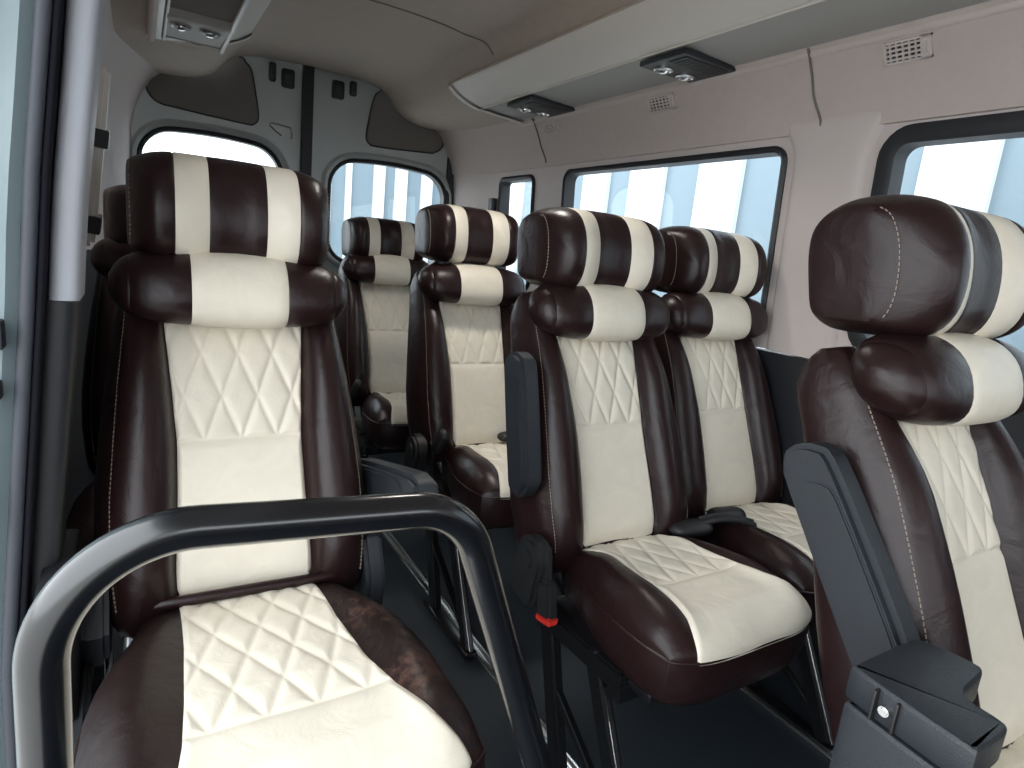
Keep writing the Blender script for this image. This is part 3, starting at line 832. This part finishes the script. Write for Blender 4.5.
# vents -----------------------------------------------------------------------
def vent(y, zc, label, w=.10, h=.05, sgn=1):
    """louvred outlet on the sloping fabric band"""
    p0 = Vector((rx(zc - .02), y, zc - .02)); p1 = Vector((rx(zc + .02), y, zc + .02)); up = (p1 - p0).normalized()
    nrm = Vector((-up.z, 0, up.x)).normalized()
    r = thing('air_vent', label, 'vent', tuple(Vector((rx(zc), y, zc)) + nrm * .012), 'air vents in the fabric band')
    T = lambda a, b, c: Vector((0, -a, 0)) + up * b + nrm * c
    def bx(mb, a0, a1, b0, b1, c0, c1):
        vs = [T(a, b, c) for c in (c0, c1) for b in (b0, b1) for a in (a0, a1)]
        mb.add(vs, [(0, 2, 3, 1), (4, 5, 7, 6), (0, 1, 5, 4), (2, 6, 7, 3), (0, 4, 6, 2), (1, 3, 7, 5)])
    mb = MB(); W, H = w / 2, h / 2
    bx(mb, -W, W + .02, H - .005, H, -.002, .006); bx(mb, -W, W + .02, -H, -H + .005, -.002, .006)
    bx(mb, -W, -W + .006, -H, H, -.002, .006); bx(mb, W - .003, W + .02, -H, H, -.002, .006)
    mb.build('frame', M['wallplast'], r)
    mb = MB(); bx(mb, -W + .003, W, -H + .003, H - .003, -.001, .0005); mb.build('backing', M['shell'], r)
    mb = MB()
    for k in range(1, 5): b = -H + h * k / 5; bx(mb, -W + .004, W - .002, b - .0022, b + .0022, 0, .005)
    for k in range(1, 6): a = -W + w * k / 6; bx(mb, a - .0018, a + .0018, -H + .003, H - .003, 0, .0045)
    mb.build('slat', M['wallplast'], r)
    mb = MB(); bx(mb, W + .006, W + .012, -.012, .012, .004, .011); mb.build('slider', M['wallplast'], r)
vent(1.690, 1.686, 'louvred air vent above the long side window')
vent(2.355, 1.684, 'small louvred air vent nearest the rear corner', w=.085)
vent(.895, 1.684, 'louvred air vent above the front side window at the right picture edge', w=.085)

# rear wall and doors ----------------------------------------------------------
mpB = lambda u, v, d: (u, YB + d + .035 * ((u - .72) / .75) ** 2 * -1, v)
def archp(u0, u1, v0, v1, r, lean):
    p = densify(rrect(u0, u1, v0, v1, r, 9), .04); uc = (u0 + u1) / 2; out = []
    for u, v in p:
        t = (v - v0) / (v1 - v0); out.append((u + lean * t * t, v - .30 * max(0, t) * (u - uc) ** 2))
    return out
for i, (d0, d1, w0, w1, lean, lab, wl) in enumerate(((-.25, .708, .0, .615, 0, 'left rear door with its window and dark inset panel', None), (.722, 1.70, .825, 1.475, 0, 'right rear door with its window and dark inset panel', None))):
    p = archp(w0, w1, 1.0, 1.548, .13, lean)
    mb = MB(); hole_cell(mb, (d0, d1, .93, 1.60), p, mpB, rows=4, depth=.04)
    mb.grid(lambda u, v: mpB(u, v, 0), lin(d0, d1, 16), lin(1.60, 1.95, 6)); mb.grid(lambda u, v: mpB(u, v, 0), lin(d0, d1, 16), lin(-.02, .93, 8))
    e = d1 if i == 0 else d0
    mb.grid(lambda d, v: mpB(e, v, d), [0, .05], lin(-.02, 1.95, 12))
    dr = mb.build('door_%d' % (i + 1), M['silver'], sharp=45, merge=1e-4); struct(dr, lab, 'door')
    # pressed lip around the window, gasket and glass
    ring_frame(shrink(p, -.03), .03, mpB, -.010, .0).build('window_lip', M['silver'], dr)
    ring_frame(shrink(p, -.002), .022, mpB, -.006, .045).build('gasket', M['rubber'], dr)
    pane(shrink(p, .016), mpB, .03).build('pane', M['glass'], dr)
    # inset panel
    q = [(.046, 1.70), (.058, 1.655), (.095, 1.630), (.16, 1.625), (.43, 1.612), (.475, 1.618), (.492, 1.65), (.480, 1.74), (.460, 1.84), (.435, 1.87), (.39, 1.89), (.08, 1.89), (.046, 1.86)]
    if i: q = [(1.508 - u, v + .005) for u, v in q][::-1]; q = [(u - (.035 if u > 1.4 else 0), v) for u, v in q]
    q = [(a.x, a.y) for a in catmull([(u, v, 0) for u, v in q], 4, True)]
    mb = MB(); n = len(q)
    rows = [[mpB(u, v, .002) for u, v in q], [mpB(u, v, -.006) for u, v in q], [mpB(u, v, -.009) for u, v in (shrink(q, .008) if True else q)]]
    mb.rings(rows, cap0=False); mb.build('inset_panel', M['darkcloth'], dr)
    mb = MB(); q2 = shrink(q, -.004); mb.tube([mpB(u, v, -.004) for u, v in q2 + q2[:1]], .0035, 6); mb.build('panel_edge', M['rubber'], dr)
    # latch pockets near the top
    for (u, v, w, h) in (((.555, 1.86, .032, .085), (.625, 1.845, .060, .085)) if i == 0 else ((.862, 1.845, .060, .085), (.936, 1.865, .036, .07))):
        mb = MB(); pr = rrect(u - w / 2, u + w / 2, v - h / 2, v + h / 2, .012, 5)
        mb.rings([[mpB(a, b, .001) for a, b in pr], [mpB(a, b, -.008) for a, b in pr], [mpB(a, b, -.012) for a, b in shrink(pr, .006)]], cap0=False)
        mb.bar(mpB(u, v + .02, -.016), mpB(u, v - .02, -.016), w * .5, .01, .002, side=(0, 1, 0))
        mb.build('latch', M['rubber'], dr)
    if i == 0:
        mb = MB(); mb.tube([mpB(*p, -.004) for p in ((.545, 1.625), (.555, 1.635), (.64, 1.628), (.648, 1.60), (.645, 1.575))], .004, 8); mb.tube([mpB(*p, -.004) for p in ((.545, 1.625), (.575, 1.60), (.60, 1.585))], .004, 8)
        mb.build('pressing', M['steel'], dr)
mb = MB(); mb.box((.690, 3.262, .0), (.740, 3.31, 1.95), .006)
struct(mb.build('trim_8', M['rubber']), 'black seal down the gap between the rear doors', 'trim')
mb = MB(); mb.box((1.46, 3.25, 0), (1.56, 3.33, 1.75), .02)
struct(mb.build('trim_9', M['rubber']), 'dark seal at the rear right corner', 'trim')

mb = MB(); mb.box((-.128, .90, 0), (-.088, 1.12, .64), .012)
struct(mb.build('trim_14', M['rubber']), 'black step side beside the nearest single seat', 'trim')
# left door pillar, seal, open sliding door -------------------------------------
def leanx(z): return interp([(0, -.122), (.5, -.115), (1.01, -.069), (1.13, -.061), (1.267, -.046), (1.384, -.034), (1.80, .010)], z)
def pillar(z0, z1, xa, xb, ya, yb, n=12, r=.012):
    mb = MB(); rings = []
    for z in lin(z0, z1, n):
        x1 = leanx(z) + xb; x0 = leanx(z) + xa
        rings.append([(p[0], p[1], z) for p in rrect(x0, x1, ya, yb, min(r, (x1 - x0) * .4), 4)])
    mb.rings(rings); return mb
struct(pillar(1.015, 1.80, -.034, .0, .985, 1.10).build('trim_10', M['greytrim']), 'light grey cover on the door pillar at the left', 'trim')
struct(pillar(.0, 1.02, -.045, -.004, .992, 1.10).build('trim_11', M['rubber']), 'black lower door pillar at the left', 'trim')
mb = pillar(.0, 1.85, -.060, -.043, .955, 1.08, r=.008)
tag(mb.build('door_seal', M['slate']), 'dark grey rubber seal running up the door opening at the left', 'seal')
tag(pillar(.0, 1.85, -.0425, -.0345, .960, 1.07, r=.004).build('door_seal', M['lip']), 'thin black rubber lip between the grey door seal and the pillar cover', 'seal')
dr = thing('door_3', 'pale blue edge of the opened sliding door at the left picture edge', 'door', (-.15, .97, .05)); dr['kind'] = 'structure'
mb = MB(); rings = []
for z in lin(.05, 1.90, 24):
    b = leanx(z) - .061
    o = [(b, 1.10), (b, .975), (b - .012, .962), (b - .035, .960), (b - .042, .950), (b - .085, .948), (b - .095, .955), (b - .30, .95), (b - .30, 1.10)]
    rings.append([(x + .15, y - .97, z - .05) for x, y in o])
mb.rings(rings); mb.build('door_leaf', M['paint'], dr, sharp=40)
for z, h in ((.905, .012), (.975, .018)):
    mb = MB(); b = leanx(z) - .061; mb.box((b - .09 + .15, -.032, z - .05 - h), (b - .01 + .15, -.002, z - .05 + h), .004); mb.build('guide_plate', M['rubber'], dr)
mb = MB(); b = leanx(.73) - .061; c = [(b - .045 + .15 + math.cos(a) * .022, .70 + math.sin(a) * .028) for a in lin(0, 2 * math.pi, 25)[:-1]]
mb.prism(c, -.04, -.015, 'y', bev=.006); mb.prism([(b - .045 + .15 + math.cos(a) * .010, .70 + math.sin(a) * .012) for a in lin(0, 2 * math.pi, 17)[:-1]], -.048, -.038, 'y', bev=.003); mb.build('latch', M['plastic'], dr)
mb = MB(); mb.tube([(b + .15 + x, -.030, z - .05) for x, z in ((-.05, 1.55), (-.06, 1.45), (-.048, 1.38), (-.055, 1.2), (-.06, 1.05))], .0035, 8); mb.build('weld_seam', M['plastic'], dr)

# seat belt slider behind the pillar
bs = thing('belt_slider', 'pale belt height rail with black clips on the left wall', 'seat belt', (-.066, 1.50, 1.20))
mb = MB(); mb.bar((-.034, .02, -.13), (.004, -.02, .20), .05, .050, .008); mb.build('rail', M['console'], bs)
for t in (.13, .62):
    mb = MB(); a = Vector((-.034, .02, -.13)); d = Vector((.038, -.04, .33)); p = a + d * t
    mb.bar(p - d * .05, p + d * .05, .064, .064, .0015); mb.build('clip', M['shell'], bs)
# belt anchor by the small rear window
ba = thing('belt_anchor', 'small black belt anchor beside the small rear side window', 'seat belt', (1.572, 2.915, 1.35))
mb = MB(); mb.box((-.012, -.02, -.07), (.02, .02, .06), .006); mb.build('bracket', M['shell'], ba)
mb = MB(); mb.tube([(-.03, .015, -.04), (-.026, -.01, -.04), (-.02, -.035, -.04)], .022, 16); mb.build('guide', M['shell'], ba)

# ------------------------------------------------------------------ outside
mb = MB(); mb.box((-30, -30, -.60), (30, 30, -.50), 0)
struct(mb.build('ground', M['concrete']), 'pale concrete yard outside the van', 'ground')
def striped(name, label, along, at0, cuts, first, z1):
    """corrugated sheet wall: panels between successive cuts, white ribs standing proud of blue troughs"""
    mb = MB(); P = (lambda t, dep, z: (at0 - dep, t, z)) if along == 'y' else (lambda t, dep, z: (t, at0 - dep, z))
    k = first
    for a, b in zip(cuts, cuts[1:]):
        dep = .0 if k % 2 else .05; e = .012
        mb.add([P(a, dep, -.5), P(b, dep, -.5), P(b, dep, z1), P(a, dep, z1)], [(0, 1, 2, 3)], k % 2)
        mb.add([P(b, .05, -.5), P(b, 0, -.5), P(b, 0, z1), P(b, .05, z1)], [(0, 1, 2, 3)], 0)
        k += 1
    a, b = cuts[0], cuts[-1]
    mb.add([P(a, -.1, -.5), P(b, -.1, -.5), P(b, -.1, z1), P(a, -.1, z1), P(a, 0, z1), P(b, 0, z1)], [(0, 1, 2, 3), (3, 2, 5, 4)], 0)
    return tag(mb.build(name, [M['stripe_white'], M['stripe_blue']], recalc=False, sharp=30), label, 'wall')
side = [1.785, 2.187, 2.62, 3.113, 3.558, 4.009, 4.439, 4.901, 5.25, 5.66, 6.05, 6.5, 6.95, 7.4, 7.85, 8.3, 8.75, 9.2]
lo = [1.785 - .43 * i for i in range(18, 0, -1)]
striped('exterior_building', 'blue and white striped metal building outside the side windows', 'y', 4.2, lo + side, 0, 4.2)
rear = [1.95, 2.30, 2.50, 2.58, 2.90, 3.06, 3.22, 3.40, 3.63, 3.80, 3.96, 4.12]
striped('exterior_fence', 'narrow striped metal wall outside the right rear door window', 'x', 9.0, rear, 0, 5.0)

# ------------------------------------------------------------------ light
w = bpy.data.worlds.new('World'); SC.world = w; w.use_nodes = True
nt = w.node_tree; bg = nt.nodes['Background']
bg.inputs['Color'].default_value = (.90, .955, 1.0, 1); bg.inputs['Strength'].default_value = 2.7
# bright overcast sky, gradient added to even out the seats, brightest on the sliding door side
tc = nt.nodes.new('ShaderNodeTexCoord'); dp = nt.nodes.new('ShaderNodeVectorMath'); dp.operation = 'DOT_PRODUCT'
dp.inputs[1].default_value = Vector((-.75, -.25, .60)).normalized()
mr = nt.nodes.new('ShaderNodeMapRange'); mr.inputs[1].default_value = -.5; mr.inputs[2].default_value = 1.; mr.inputs[3].default_value = 2.2; mr.inputs[4].default_value = 3.6
nt.links.new(tc.outputs['Generated'], dp.inputs[0]); nt.links.new(dp.outputs['Value'], mr.inputs[0]); nt.links.new(mr.outputs[0], bg.inputs['Strength'])

def lamp(name, loc, power, size, col=(1, .95, .88)):
    l = bpy.data.lights.new(name, 'AREA'); l.shape = 'DISK'; l.size = size; l.energy = power; l.color = col
    o = bpy.data.objects.new(name, l); COL.objects.link(o); o.location = loc; l.spread = R(125)
lamp('dome_fill', (.86, 1.50, 1.868), 2.2, .16)  # added fill for the rear seats, hung just under the dome lamp
lamp('bay_fill', (.165, 2.29, 1.680), 1.2, .14)  # second added fill for the rear seats, below the lamp bay

# ------------------------------------------------------------------ camera
yaw, pit, rol, f = R(31.76), R(11.72), R(5.73), 614.7
d = Vector((math.sin(yaw) * math.cos(pit), math.cos(yaw) * math.cos(pit), -math.sin(pit)))
r = Vector((math.cos(yaw), -math.sin(yaw), 0)); u = r.cross(d)
r, u = math.cos(rol) * r + math.sin(rol) * u, -math.sin(rol) * r + math.cos(rol) * u
cam = bpy.data.cameras.new('camera'); co = bpy.data.objects.new('camera', cam); COL.objects.link(co)
cam.sensor_width = 36; cam.lens = f / 1024 * 36; cam.clip_start = .01
m = Matrix((r, u, -d)).transposed().to_4x4(); m.translation = (0, 0, 1.129); co.matrix_world = m
SC.camera = co
SC.view_settings.view_transform = 'Standard'; SC.view_settings.look = 'None'
SC.view_settings.gamma = 1; SC.view_settings.use_curve_mapping = False
SC.view_settings.exposure = .72
SC.cycles.max_bounces = 10; SC.cycles.diffuse_bounces = 6; SC.cycles.transparent_max_bounces = 12
SC.cycles.use_denoising = True
